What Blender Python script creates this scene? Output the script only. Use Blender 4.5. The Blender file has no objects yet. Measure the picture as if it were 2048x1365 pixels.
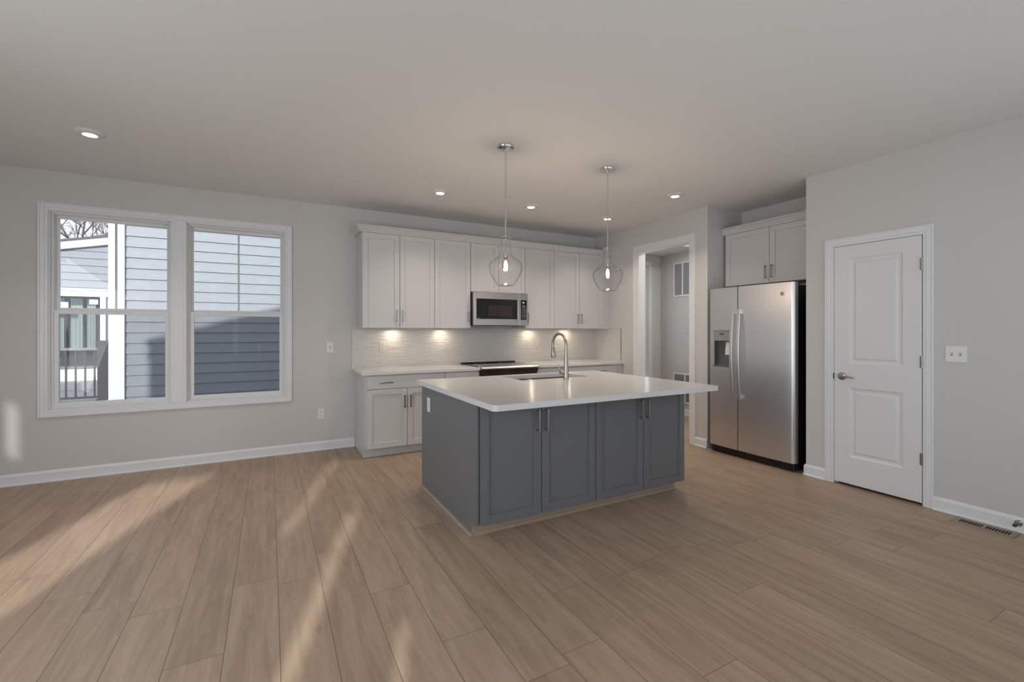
import bpy, bmesh, math, random
from mathutils import Vector
random.seed(7)
PI = math.pi
C = bpy.context.scene.collection
sc = bpy.context.scene

# ------------------------------------------------------------ camera
FPX, HZ, HC, TH = 897.1, 662.1, 1.335, 1.0759031
cd = bpy.data.cameras.new('camera'); cam = bpy.data.objects.new('camera', cd); C.objects.link(cam)
cd.sensor_width = 36; cd.lens = 36 * FPX / 2048; cd.shift_y = -(682.5 - HZ) / 2048
cd.clip_start = .02; cd.clip_end = 300
cam.location = (0, 0, HC); cam.rotation_euler = (PI / 2, 0, TH - PI / 2)
sc.camera = cam

# ------------------------------------------------------------ world, sun, exposure
sc.view_settings.view_transform = 'Standard'; sc.view_settings.look = 'None'
sc.view_settings.exposure = 0.07; sc.view_settings.gamma = 1; sc.view_settings.use_curve_mapping = False
w = bpy.data.worlds.new('world'); sc.world = w; w.use_nodes = True
wn = w.node_tree.nodes; wl = w.node_tree.links
bg = wn['Background']
sky = wn.new('ShaderNodeTexSky'); sky.sky_type = 'HOSEK_WILKIE'; sky.turbidity = 3.5; sky.sun_direction = (-.27, -.88, .39)
mixs = wn.new('ShaderNodeMix'); mixs.data_type = 'RGBA'; mixs.inputs[0].default_value = .75
wl.new(sky.outputs[0], mixs.inputs[6]); mixs.inputs[7].default_value = (.80, .87, 1, 1)
wl.new(mixs.outputs[2], bg.inputs[0]); bg.inputs[1].default_value = 2.2
SUN = Vector((.313, 1, -.447)).normalized()
sd = bpy.data.lights.new('sun', 'SUN'); sd.energy = 4.9; sd.angle = math.radians(1.5); sd.color = (1, .96, .92)
so = bpy.data.objects.new('sun', sd); C.objects.link(so)
so.rotation_euler = SUN.to_track_quat('-Z', 'Y').to_euler(); so.location = (-4, -10, 8)

def area(name, loc, size, energy, color, direction=(0, 0, -1), size_y=None, shape='RECTANGLE', spread=PI):
    l = bpy.data.lights.new(name, 'AREA'); l.shape = shape; l.size = size; l.size_y = size_y or size
    l.energy = energy; l.color = color; l.spread = spread
    o = bpy.data.objects.new(name, l); C.objects.link(o); o.location = loc
    o.rotation_euler = Vector(direction).to_track_quat('-Z', 'Z' if abs(direction[2]) < .9 else 'Y').to_euler()
    return o
DAY = (.88, .95, 1.0)
# added fill lamps standing in for daylight, in unseen rear and left openings
area('daylight_rear_a', (1.15, -.33, 1.45), 1.5, 13, DAY, (0, 1, .18), 1.9)
area('daylight_rear_b', (3.15, -.33, 1.45), 1.5, 12, DAY, (-.1, 1, .18), 1.9)
area('daylight_left', (-2.875, 1.15, 1.435), 1.85, 67, DAY, (1, .35, -.12), 1.93)

# ------------------------------------------------------------ materials
def nodes(name):
    m = bpy.data.materials.new(name); m.use_nodes = True
    return m, m.node_tree.nodes, m.node_tree.links, m.node_tree.nodes['Principled BSDF']
def mat(name, col, rough=.5, metal=0, bump=0, bscale=200, var=0, spec=None, emit=None, es=0, coat=0, stretch=None, aniso=0):
    m, n, l, b = nodes(name)
    b.inputs['Base Color'].default_value = (*col, 1); b.inputs['Roughness'].default_value = rough
    b.inputs['Metallic'].default_value = metal
    if spec is not None: b.inputs['Specular IOR Level'].default_value = spec
    if coat: b.inputs['Coat Weight'].default_value = coat; b.inputs['Coat Roughness'].default_value = .08
    if aniso: b.inputs['Anisotropic'].default_value = aniso
    if emit: b.inputs['Emission Color'].default_value = (*emit, 1); b.inputs['Emission Strength'].default_value = es
    if bump or var:
        tc = n.new('ShaderNodeTexCoord'); mp = n.new('ShaderNodeMapping'); nz = n.new('ShaderNodeTexNoise')
        l.new(tc.outputs['Object'], mp.inputs[0]); l.new(mp.outputs[0], nz.inputs[0])
        if stretch: mp.inputs['Scale'].default_value = stretch
        nz.inputs['Scale'].default_value = bscale; nz.inputs['Detail'].default_value = 3
        if bump:
            bp = n.new('ShaderNodeBump'); bp.inputs['Strength'].default_value = bump; bp.inputs['Distance'].default_value = .002
            l.new(nz.outputs[0], bp.inputs['Height']); l.new(bp.outputs[0], b.inputs['Normal'])
        if var:
            mx = n.new('ShaderNodeMix'); mx.data_type = 'RGBA'
            mx.inputs[6].default_value = (*[c * (1 - var) for c in col], 1); mx.inputs[7].default_value = (*[min(1, c * (1 + var)) for c in col], 1)
            l.new(nz.outputs[0], mx.inputs[0]); l.new(mx.outputs[2], b.inputs['Base Color'])
    return m
M = {}
M['wall'] = mat('wall_paint', (.63, .615, .60), .85, bump=.06, bscale=500, spec=.2)
M['ceil'] = mat('ceiling_paint', (.79, .785, .785), .9, bump=.05, bscale=400, spec=.1)
M['trim'] = mat('white_trim_paint', (.79, .80, .825), .35)
M['cab'] = mat('white_cabinet_paint', (.60, .588, .58), .38, spec=.4)
M['doorw'] = mat('white_door_paint', (.76, .76, .775), .4)
M['grey'] = mat('grey_cabinet_paint', (.150, .153, .162), .38, spec=.45)
M['toe'] = mat('taupe_toe_kick', (.34, .26, .20), .6, var=.1, bscale=12, stretch=(1, 1, 8))
M['quartz'] = mat('white_quartz', (.68, .665, .66), .16, var=.03, bscale=90, spec=.35)
M['vinyl'] = mat('white_vinyl', (.77, .775, .79), .35)
M['nickel'] = mat('brushed_nickel', (.38, .35, .315), .3, 1)
M['chrome'] = mat('chrome', (.75, .75, .76), .12, 1)
M['black'] = mat('black_plastic', (.012, .012, .014), .35)
M['blackglass'] = mat('black_glass', (.006, .006, .007), .05, spec=.6)
M['darkglass'] = mat('microwave_window_glass', (.03, .02, .016), .06, spec=.6)
M['plate'] = mat('white_plastic_plate', (.80, .80, .80), .3)
M['plate2'] = mat('tile_white_plate', (.66, .635, .61), .3)
M['plateslot'] = mat('dark_slot', (.16, .15, .14), .5)
M['rubber'] = mat('dark_rubber', (.05, .05, .05), .7)
M['ventm'] = mat('tan_vent_metal', (.36, .28, .21), .45, .3)
M['darkvoid'] = mat('duct_dark', (.01, .009, .008), .9)
M['grille'] = mat('white_grille', (.42, .42, .43), .4)
M['greyplastic'] = mat('grey_plastic', (.30, .30, .30), .4)
M['sinkin'] = mat('sink_stainless', (.50, .40, .325), .34, 1)
M['fixture'] = mat('white_light_trim', (.75, .74, .73), .4)
M['lens'] = mat('lit_lens', (1, 1, 1), .5, emit=(1, .93, .83), es=6)
M['bulb'] = mat('lit_bulb_filament', (1, .8, .6), .5, emit=(1, .80, .58), es=14)
M['digits'] = mat('lit_digits', (.8, .8, .8), .5, emit=(.9, .95, 1), es=.9)
M['print'] = mat('panel_print', (.5, .5, .5), .5)
M['jamb'] = mat('door_jamb_white', (.79, .79, .80), .4)
M['gap'] = mat('cabinet_gap_shadowline', (.30, .28, .27), .7)
M['sofftwarm'] = mat('hall_paint', (.58, .565, .55), .85)
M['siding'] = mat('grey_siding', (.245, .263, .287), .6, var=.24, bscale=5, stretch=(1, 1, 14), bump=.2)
M['siding2'] = mat('grey_siding_shaded_side', (.20, .21, .235), .6, var=.10, bscale=5, stretch=(1, 1, 14))  # darker copy of the siding; shade put into the colour
M['extwhite'] = mat('exterior_white_board', (.80, .82, .85), .5)
M['rooftile'] = mat('dark_shingles', (.10, .10, .11), .9, var=.3, bscale=20)
M['deck'] = mat('grey_deck_boards', (.36, .35, .35), .7, var=.15, bscale=6, stretch=(1, 14, 1))
M['railing'] = mat('dark_bronze_railing', (.055, .05, .052), .5)
M['railgrey'] = mat('grey_rail_cap', (.28, .26, .26), .5)
M['curtain'] = mat('pale_curtain', (.34, .37, .36), .8)
M['curtain2'] = mat('dark_room_inside', (.07, .06, .06), .8)
M['paper'] = mat('white_paper', (.85, .9, .95), .7)
M['bark'] = mat('bare_branch_bark', (.17, .13, .13), .9)
M['ground'] = mat('ground_soil_grass', (.22, .21, .16), .95, var=.3, bscale=2)

def stainless(name, col, rough, stretch):
    m, n, l, b = nodes(name)
    b.inputs['Base Color'].default_value = (*col, 1); b.inputs['Metallic'].default_value = 1
    tc = n.new('ShaderNodeTexCoord'); mp = n.new('ShaderNodeMapping'); nz = n.new('ShaderNodeTexNoise')
    mp.inputs['Scale'].default_value = stretch; nz.inputs['Scale'].default_value = 6; nz.inputs['Detail'].default_value = 5
    l.new(tc.outputs['Object'], mp.inputs[0]); l.new(mp.outputs[0], nz.inputs[0])
    mr = n.new('ShaderNodeMapRange'); mr.inputs['To Min'].default_value = rough - .02; mr.inputs['To Max'].default_value = rough + .03
    l.new(nz.outputs[0], mr.inputs[0]); l.new(mr.outputs[0], b.inputs['Roughness'])
    bp = n.new('ShaderNodeBump'); n.remove(bp)
    b.inputs['Anisotropic'].default_value = .6; b.inputs['Anisotropic Rotation'].default_value = 0
    tg = n.new('ShaderNodeTangent'); tg.direction_type = 'RADIAL'; tg.axis = 'Z'; l.new(tg.outputs[0], b.inputs['Tangent'])
    return m
M['steel'] = stainless('brushed_stainless', (.68, .665, .67), .36, (1, 1, 60))
M['steelh'] = stainless('brushed_stainless_warm', (.42, .395, .375), .32, (1, 1, 60))

def glassmat(name, fac, tint=(1, 1, 1), edge=0.0, rough=.0):
    m = bpy.data.materials.new(name); m.use_nodes = True; n = m.node_tree.nodes; l = m.node_tree.links; n.clear()
    out = n.new('ShaderNodeOutputMaterial'); tr = n.new('ShaderNodeBsdfTransparent'); gl = n.new('ShaderNodeBsdfGlossy')
    tr.inputs[0].default_value = (*tint, 1); gl.inputs['Roughness'].default_value = rough
    lw = n.new('ShaderNodeLayerWeight'); fz = n.new('ShaderNodeFresnel'); fz.inputs[0].default_value = 1.33; mr = n.new('ShaderNodeMapRange'); mx = n.new('ShaderNodeMixShader')
    lw.inputs[0].default_value = .5
    if edge:
        pw = n.new('ShaderNodeMath'); pw.operation = 'POWER'; pw.inputs[1].default_value = 5
        l.new(lw.outputs['Facing'], pw.inputs[0]); l.new(pw.outputs[0], mr.inputs[0])
        cr = n.new('ShaderNodeMix'); cr.data_type = 'RGBA'; cr.inputs[6].default_value = (*tint, 1); cr.inputs[7].default_value = (.78, .76, .74, 1)
        l.new(pw.outputs[0], cr.inputs[0]); l.new(cr.outputs[2], tr.inputs[0])
    else:
        l.new(fz.outputs[0], mr.inputs[0])
    mr.inputs['To Min'].default_value = fac; mr.inputs['To Max'].default_value = min(1, fac + (edge or .6))
    l.new(mr.outputs[0], mx.inputs[0]); l.new(tr.outputs[0], mx.inputs[1]); l.new(gl.outputs[0], mx.inputs[2]); l.new(mx.outputs[0], out.inputs[0])
    return m
M['glass'] = glassmat('window_glass', .0, (.95, .97, .975))
M['pglass'] = glassmat('clear_blown_glass', .015, (.996, .996, .994), .6)
M['bglass'] = glassmat('bulb_glass', .05, (1, .93, .84), .35)
def screenmat():
    m = bpy.data.materials.new('insect_screen_mesh'); m.use_nodes = True; n = m.node_tree.nodes; l = m.node_tree.links; n.clear()
    out = n.new('ShaderNodeOutputMaterial'); tr = n.new('ShaderNodeBsdfTransparent'); df = n.new('ShaderNodeBsdfDiffuse'); mx = n.new('ShaderNodeMixShader')
    df.inputs[0].default_value = (.16, .15, .18, 1); mx.inputs[0].default_value = .22
    l.new(tr.outputs[0], mx.inputs[1]); l.new(df.outputs[0], mx.inputs[2]); l.new(mx.outputs[0], out.inputs[0]); return m
M['screen'] = screenmat(); M['shade'] = M['screen'].copy(); M['shade'].name = 'sheer_shade'; M['shade'].node_tree.nodes['Mix Shader'].inputs[0].default_value = .45
M['shade'].node_tree.nodes['Diffuse BSDF'].inputs[0].default_value = (.6, .62, .64, 1)

def floormat():
    m, n, l, b = nodes('oak_plank_floor')
    def math_(op, a, c=None, v=None):
        x = n.new('ShaderNodeMath'); x.operation = op
        if hasattr(a, 'links'): l.new(a, x.inputs[0])
        else: x.inputs[0].default_value = a
        if c is not None:
            if hasattr(c, 'links'): l.new(c, x.inputs[1])
            else: x.inputs[1].default_value = c
        return x.outputs[0]
    tc = n.new('ShaderNodeTexCoord'); sp = n.new('ShaderNodeSeparateXYZ'); l.new(tc.outputs['Object'], sp.inputs[0])
    W, L = .2045, 1.52
    u = math_('DIVIDE', math_('SUBTRACT', sp.outputs[0], .037), W)
    row = math_('FLOOR', u)
    wn1 = n.new('ShaderNodeTexWhiteNoise'); wn1.noise_dimensions = '1D'; l.new(row, wn1.inputs['W'])
    v = math_('ADD', math_('DIVIDE', sp.outputs[1], L), math_('MULTIPLY', wn1.outputs[0], 7.3))
    pl = math_('FLOOR', v)
    cb = n.new('ShaderNodeCombineXYZ'); l.new(row, cb.inputs[0]); l.new(pl, cb.inputs[1])
    wn2 = n.new('ShaderNodeTexWhiteNoise'); wn2.noise_dimensions = '3D'; l.new(cb.outputs[0], wn2.inputs['Vector'])
    # seam mask
    fu = math_('FRACT', u); fv = math_('FRACT', v)
    eu = math_('MINIMUM', fu, math_('SUBTRACT', 1.0, fu)); ev = math_('MINIMUM', fv, math_('SUBTRACT', 1.0, fv))
    su = math_('LESS_THAN', math_('MULTIPLY', eu, W), .0014); sv = math_('LESS_THAN', math_('MULTIPLY', ev, L), .0012)
    seam = math_('MAXIMUM', su, sv)
    # grain
    sc_ = n.new('ShaderNodeVectorMath'); sc_.operation = 'MULTIPLY_ADD'
    l.new(tc.outputs['Object'], sc_.inputs[0]); sc_.inputs[1].default_value = (26, 2.2, 1)
    ofs = n.new('ShaderNodeVectorMath'); ofs.operation = 'SCALE'; l.new(wn2.outputs['Color'], ofs.inputs[0]); ofs.inputs[3].default_value = 37
    l.new(ofs.outputs[0], sc_.inputs[2])
    g = n.new('ShaderNodeTexNoise'); g.inputs['Scale'].default_value = 1; g.inputs['Detail'].default_value = 6; g.inputs['Roughness'].default_value = .62; g.inputs['Distortion'].default_value = .6
    l.new(sc_.outputs[0], g.inputs[0])
    sc2 = n.new('ShaderNodeVectorMath'); sc2.operation = 'MULTIPLY_ADD'; l.new(tc.outputs['Object'], sc2.inputs[0]); sc2.inputs[1].default_value = (6, 1.1, 1); l.new(ofs.outputs[0], sc2.inputs[2])
    g2 = n.new('ShaderNodeTexNoise'); g2.inputs['Scale'].default_value = 1; g2.inputs['Detail'].default_value = 3; l.new(sc2.outputs[0], g2.inputs[0])
    # knots
    sc3 = n.new('ShaderNodeVectorMath'); sc3.operation = 'MULTIPLY_ADD'; l.new(tc.outputs['Object'], sc3.inputs[0]); sc3.inputs[1].default_value = (5.5, 2.6, 1); l.new(ofs.outputs[0], sc3.inputs[2])
    vo = n.new('ShaderNodeTexVoronoi'); vo.inputs['Scale'].default_value = 1; l.new(sc3.outputs[0], vo.inputs[0])
    kn = n.new('ShaderNodeMapRange'); kn.inputs['From Min'].default_value = .015; kn.inputs['From Max'].default_value = .11; kn.inputs['To Min'].default_value = .80; kn.inputs['To Max'].default_value = 1
    l.new(vo.outputs['Distance'], kn.inputs[0])
    t = math_('ADD', math_('MULTIPLY', g.outputs[0], .62), math_('ADD', math_('MULTIPLY', g2.outputs[0], .30), math_('MULTIPLY', wn2.outputs[0], .09)))
    r = n.new('ShaderNodeValToRGB'); l.new(t, r.inputs[0])
    e = r.color_ramp.elements; e[0].position = .32; e[0].color = (.285, .197, .135, 1); e[1].position = .78; e[1].color = (.490, .368, .272, 1)
    k = r.color_ramp.elements.new(.54); k.color = (.400, .290, .206, 1)
    mk = n.new('ShaderNodeMix'); mk.data_type = 'RGBA'; mk.blend_type = 'MULTIPLY'; mk.inputs[0].default_value = 1
    l.new(r.outputs[0], mk.inputs[6]); l.new(kn.outputs[0], mk.inputs[7])
    ms = n.new('ShaderNodeMix'); ms.data_type = 'RGBA'; l.new(seam, ms.inputs[0]); l.new(mk.outputs[2], ms.inputs[6]); ms.inputs[7].default_value = (.13, .085, .055, 1)
    l.new(ms.outputs[2], b.inputs['Base Color'])
    b.inputs['Roughness'].default_value = .42; b.inputs['Specular IOR Level'].default_value = .42
    bp = n.new('ShaderNodeBump'); bp.inputs['Strength'].default_value = .12; bp.inputs['Distance'].default_value = .002
    l.new(g.outputs[0], bp.inputs['Height']); l.new(bp.outputs[0], b.inputs['Normal'])
    return m
M['floor'] = floormat()

def splashmat():
    m, n, l, b = nodes('rippled_white_tile')
    b.inputs['Base Color'].default_value = (.66, .64, .61, 1); b.inputs['Roughness'].default_value = .2
    tc = n.new('ShaderNodeTexCoord'); mp = n.new('ShaderNodeMapping'); mp.inputs['Scale'].default_value = (2.6, 2.6, 30)
    nz = n.new('ShaderNodeTexNoise'); nz.inputs['Scale'].default_value = 2.0; nz.inputs['Detail'].default_value = 2; nz.inputs['Distortion'].default_value = .35
    l.new(tc.outputs['Object'], mp.inputs[0]); l.new(mp.outputs[0], nz.inputs[0])
    bp = n.new('ShaderNodeBump'); bp.inputs['Strength'].default_value = .8; bp.inputs['Distance'].default_value = .014
    l.new(nz.outputs[0], bp.inputs['Height']); l.new(bp.outputs[0], b.inputs['Normal'])
    return m
M['splash'] = splashmat()

# ------------------------------------------------------------ mesh helpers
ORG = {}
class MB:
    def __init__(s): s.bm = bmesh.new()
    def face(s, vs):
        try: s.bm.faces.new(vs)
        except ValueError: pass
    def box(s, x0, x1, y0, y1, z0, z1):
        if x0 > x1: x0, x1 = x1, x0
        if y0 > y1: y0, y1 = y1, y0
        if z0 > z1: z0, z1 = z1, z0
        v = [s.bm.verts.new(p) for p in ((x0,y0,z0),(x1,y0,z0),(x1,y1,z0),(x0,y1,z0),(x0,y0,z1),(x1,y0,z1),(x1,y1,z1),(x0,y1,z1))]
        for f in ((3,2,1,0),(4,5,6,7),(0,1,5,4),(1,2,6,5),(2,3,7,6),(3,0,4,7)): s.face([v[i] for i in f])
        return s
    def prism(s, poly, a, b, axis='z'):
        """poly 2D points extruded along axis from a to b. z:(x,y) x:(y,z) y:(x,z)"""
        def P(p, t): return {'z': (p[0], p[1], t), 'x': (t, p[0], p[1]), 'y': (p[0], t, p[1])}[axis]
        lo = [s.bm.verts.new(P(p, a)) for p in poly]; hi = [s.bm.verts.new(P(p, b)) for p in poly]
        n = len(poly); s.face(lo[::-1]); s.face(hi)
        for i in range(n): s.face([lo[i], lo[(i+1) % n], hi[(i+1) % n], hi[i]])
        return s
    def lathe(s, prof, c, axis='z', seg=24, closed=False):
        """prof: list of (r, t) along axis through c"""
        rings = []
        for r, t in prof:
            ring = []
            for i in range(seg):
                a = 2 * PI * i / seg; x, y = r * math.cos(a), r * math.sin(a)
                p = {'z': (x, y, t), 'x': (t, x, y), 'y': (x, t, y)}[axis]
                ring.append(s.bm.verts.new((c[0]+p[0], c[1]+p[1], c[2]+p[2])))
            rings.append(ring)
        for a, b in zip(rings, rings[1:]):
            for i in range(seg): s.face([a[i], a[(i+1) % seg], b[(i+1) % seg], b[i]])
        if not closed:
            if prof[0][0] > 1e-5: s.face(rings[0][::-1])
            if prof[-1][0] > 1e-5: s.face(rings[-1])
        return s
    def tube(s, pts, r, seg=10, cap=True):
        pts = [Vector(p) for p in pts]; rings = []
        rr = r if isinstance(r, (list, tuple)) else [r] * len(pts)
        ref = None
        for i, p in enumerate(pts):
            d = (pts[min(i+1, len(pts)-1)] - pts[max(i-1, 0)]).normalized()
            if ref is None: ref = d.orthogonal().normalized()
            ref = (ref - d * ref.dot(d)).normalized(); q = d.cross(ref)
            rings.append([s.bm.verts.new(p + (ref * math.cos(2*PI*k/seg) + q * math.sin(2*PI*k/seg)) * rr[i]) for k in range(seg)])
        for a, b in zip(rings, rings[1:]):
            for i in range(seg): s.face([a[i], a[(i+1) % seg], b[(i+1) % seg], b[i]])
        if cap: s.face(rings[0][::-1]); s.face(rings[-1])
        return s
    def build(s, name, m, parent=None, bevel=0, smooth=False, org=None, seg=1):
        bmesh.ops.recalc_face_normals(s.bm, faces=s.bm.faces)
        if org is None: org = ORG[parent.name] if parent else Vector((0, 0, 0))
        org = Vector(org)
        for v in s.bm.verts: v.co -= org
        me = bpy.data.meshes.new(name); s.bm.to_mesh(me); s.bm.free()
        me.materials.append(M[m] if isinstance(m, str) else m)
        o = bpy.data.objects.new(name, me); C.objects.link(o)
        if parent: o.parent = parent
        else: o.location = org
        ORG[o.name] = org
        if smooth:
            for p in me.polygons: p.use_smooth = True
            me.set_sharp_from_angle(angle=math.radians(smooth if smooth is not True else 40))
        if bevel:
            md = o.modifiers.new('bevel', 'BEVEL'); md.width = bevel; md.segments = seg; md.limit_method = 'ANGLE'; md.angle_limit = math.radians(40)
        return o
def thing(name, label, cat, loc, group=None):
    o = bpy.data.objects.new(name, None); C.objects.link(o); o.location = loc; o.empty_display_size = .1
    ORG[o.name] = Vector(loc); tag(o, label, cat, group); return o
def tag(o, label, cat, group=None, kind=None):
    if label: o['label'] = label
    if cat: o['category'] = cat
    if group: o['group'] = group
    if kind: o['kind'] = kind
    return o
def struct(o): o['kind'] = 'structure'; return o
def rrect(x0, x1, y0, y1, r, n=6, corners=(1, 1, 1, 1)):
    """rounded rectangle ccw; corners: (x0y0, x1y0, x1y1, x0y1)"""
    out = []
    for i, (cx, cy, a0, sx, sy) in enumerate(((x0, y0, PI, 1, 1), (x1, y0, 1.5*PI, -1, 1), (x1, y1, 0, -1, -1), (x0, y1, .5*PI, 1, -1))):
        if not corners[i]: out.append((cx, cy)); continue
        for k in range(n + 1):
            a = a0 + .5 * PI * k / n
            out.append((cx + sx * r + r * math.cos(a), cy + sy * r + r * math.sin(a)))
    return out
def copy_tree(o, loc, label=None, group=None):
    c = o.copy(); C.objects.link(c); c.location = loc
    if label: c['label'] = label
    if group: c['group'] = group
    def rec(src, dst):
        for ch in [x for x in src.children]:
            d = ch.copy(); C.objects.link(d); d.parent = dst; rec(ch, d)
    rec(o, c); return c

# planes
YB, XR, ZC, XL, YR = 5.44, 4.375, 2.755, -2.85, -.30      # back, right, ceiling, left, rear
XN, YN0, YN1 = 4.985, 2.365, 3.43                         # fridge niche back and sides
HY0, HY1, HZT = 3.67, 4.52, 2.40                          # doorway to the hall
XH, YB2 = 5.77, 5.46

# ------------------------------------------------------------ shell
o = MB().box(XL-.05, XH+.1, YR-.02, YB+.02, -.05, 0).build('floor', 'floor'); struct(o)
o = MB().box(XL-.1, XH+.1, YR-.02, YB+.02, ZC, ZC+.12).build('ceiling', 'ceil'); struct(o)
# back wall with window openings
WX = ((-1.725, -.85), (-.725, .145)); WZ0, WZ1 = .635, 2.405
HWX = (4.78, 5.49)
b = MB(); T = .16
b.box(XL-.15, WX[0][0], YB, YB+T, -.3, ZC+.12); b.box(WX[0][1], WX[1][0], YB, YB+T, -.3, ZC+.12)
b.box(WX[1][1], HWX[0], YB, YB+T, -.3, ZC+.12); b.box(HWX[1], XH+.1, YB, YB+T, -.3, ZC+.12)
for a, c in (*WX, HWX):
    b.box(a, c, YB, YB+T, -.3, WZ0); b.box(a, c, YB, YB+T, WZ1, ZC+.12)
struct(b.build('wall_back', 'wall'))
# right wall: pantry wall + niche + hall wall
b = MB()
DY0, DY1, DZ = 1.518, 2.132, 2.072
b.box(XR, XR+.115, YR-.02, DY0, 0, ZC); b.box(XR, XR+.115, DY1, YN0, 0, ZC); b.box(XR, XR+.115, DY0, DY1, DZ, ZC)
struct(b.build('wall_right', 'wall')); b = MB(); b.box(XR+.115, XN+.11, YN0-.11, YN0, 0, ZC)               # niche right side
struct(b.build('wall_alcove_side', 'wall')); b = MB(); b.box(XN, XN+.11, YN0, YN1+.11, 0, ZC)                    # niche back
struct(b.build('wall_alcove_back', 'wall')); b = MB(); b.box(XR+.115, XN, YN1, YN1+.11, 0, ZC)                   # niche left side
b.box(XR, XR+.115, YN1, HY0, 0, ZC); b.box(XR, XR+.115, HY1, YB, 0, ZC); b.box(XR, XR+.115, HY0, HY1, HZT, ZC)
struct(b.build('wall_doorway', 'wall'))
b = MB(); b.box(XH, XH+.1, YR, YB, -.3, ZC); b.box(XN+.11, XH, 3.43, 3.54, 0, ZC); struct(b.build('wall_hall', 'sofftwarm'))
b = MB(); b.box(XR+.115, XH, 4.58, YB, 2.575, ZC); struct(b.build('trim_1', 'sofftwarm'))
# left wall with small window
b = MB(); ly0, ly1, lz0, lz1 = 2.27, 2.68, 1.53, 2.07
b.box(XL-.06, XL, YR-.06, .2, -.3, ZC+.1); b.box(XL-.06, XL, 2.1, ly0, -.3, ZC+.1); b.box(XL-.06, XL, ly1, YB+.16, -.3, ZC+.1)
b.box(XL-.06, XL, .2, 2.1, 2.42, ZC+.1); b.box(XL-.06, XL, .2, 2.1, -.3, .45)
b.box(XL-.06, XL, ly0, ly1, -.3, lz0); b.box(XL-.06, XL, ly0, ly1, lz1, ZC+.1)
struct(b.build('wall_left', 'wall'))
b = MB(); b.box(XL-.05, XL-.035, ly0, ly0+.02, lz0, lz1); b.box(XL-.05, XL-.035, ly1-.02, ly1, lz0, lz1); b.box(XL-.05, XL-.035, ly0+.02, ly1-.02, lz0, lz0+.02); b.box(XL-.05, XL-.035, ly0+.02, ly1-.02, lz1-.02, lz1)
f4 = struct(b.build('window_4', 'vinyl')); MB().box(XL-.045, XL-.043, ly0+.01, ly1-.01, lz0+.01, lz1-.01).build('window_shade', 'shade', f4)  # sheet added to dim the sun patch this opening throws
# rear wall; slits shaped to cast sun streaks, wide pair added for fill (x0,x1,z0,z1)
ops = [(-2.655, -2.10, .08, 2.40), (-1.085, -1.012, 1.62, 2.33), (-.70, -.605, .25, 1.70), (-.24, -.172, .40, 1.06), (.35, 1.95, .45, 2.42), (2.35, 3.95, .45, 2.42)]
b = MB(); x = XL
for a, c, z0, z1 in ops:
    b.box(x, a, YR-.05, YR, -.3, ZC+.1); b.box(a, c, YR-.05, YR, -.3, z0); b.box(a, c, YR-.05, YR, z1, ZC+.1); x = c
b.box(x, XH+.1, YR-.05, YR, -.3, ZC+.1)
struct(b.build('wall_rear', 'wall'))
b = MB(); b.box(-3.655, XL-.06, YR-.08, YR-.02, -.6, 3.7); struct(b.build('wall_porch', 'extwhite'))  # unseen stub wall added to keep sun out of the left opening
# frames and glass for the unseen openings, added streak slits and fill openings included
wi = 5
for a, c, z0, z1 in ops:
    fw = min(.04, (c - a) * .06)
    b = MB(); y0, y1 = YR-.048, YR-.036
    b.box(a, a+fw, y0, y1, z0, z1); b.box(c-fw, c, y0, y1, z0, z1); b.box(a+fw, c-fw, y0, y1, z0, z0+fw); b.box(a+fw, c-fw, y0, y1, z1-fw, z1)
    fr = struct(b.build('window_%d' % wi, 'vinyl')); wi += 1
    MB().box(a+fw, c-fw, YR-.046, YR-.043, z0+fw, z1-fw).build('pane', 'glass', fr)
b = MB(); x0, x1 = XL-.058, XL-.038
b.box(x0, x1, .2, .245, .45, 2.42); b.box(x0, x1, 2.055, 2.1, .45, 2.42); b.box(x0, x1, .245, 2.055, .45, .495); b.box(x0, x1, .245, 2.055, 2.375, 2.42); b.box(x0, x1, 1.12, 1.18, .495, 2.375)
fr = struct(b.build('window_%d' % wi, 'vinyl')); MB().box(XL-.052, XL-.048, .245, 2.055, .495, 2.375).build('pane', 'glass', fr)
# unseen porch-shaped blocker, added to keep sun off the rear right openings
b = MB(); b.box(.1, 6.5, -5.4, YR-.06, 2.6, 2.75); b.box(.1, .25, -5.4, YR-.06, -.2, 2.6); b.box(.1, 6.5, -5.5, -5.4, -.2, 1.6)
struct(b.build('trim_2', 'extwhite'))
# house roof above (throws the sloping shade on the neighbour's wall)
b = MB(); b.prism([(-3.03, 2.62), (-3.03, 2.72), (1.9, 4.25), (6.8, 2.72), (6.8, 2.62)], YB+.05, YB+.165, 'y')
b.prism([(-3.03, 2.88-.06), (1.9, 4.35-.06), (6.8, 2.88-.06), (6.8, 2.96-.06), (1.9, 4.45-.06), (-3.03, 2.96-.06)], YR-.05, YB+.2, 'y')
struct(b.build('trim_3', 'rooftile'))

# baseboards with shoe moulding
def bbprof(h=.10, t=.014):
    return [(0, 0), (.024, 0), (.024, .008), (.020, .016), (t, .018), (t, h-.02), (t-.006, h-.006), (t-.009, h), (0, h)]
def base_y(name, x0, x1, y):      # along X on a wall at y facing -y
    b = MB(); b.prism([(y - p[0], p[1]) for p in bbprof()], x0, x1, 'x'); return struct(b.build(name, 'trim'))
def base_x(name, segs, x, sgn=-1):
    b = MB()
    for y0, y1 in segs: b.prism([(x + sgn * p[0], p[1]) for p in bbprof()], y0, y1, 'y')
    return b
base_y('baseboard_back', XL, .862, YB)
b = base_x('r', [(YR, 1.455), (2.197, YN0-.0), (YN1+.0, 3.60), (4.60, 4.82)], XR)
b.prism([(YN0 - 0, 0)] + [(YN0 + p[0], p[1]) for p in bbprof()][1:] , XR-.014, XR+.10, 'x')
struct(b.build('baseboard_right', 'trim'))
b = base_x('l', [(YR, YB)], XL, 1); struct(b.build('baseboard_left', 'trim'))
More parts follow.
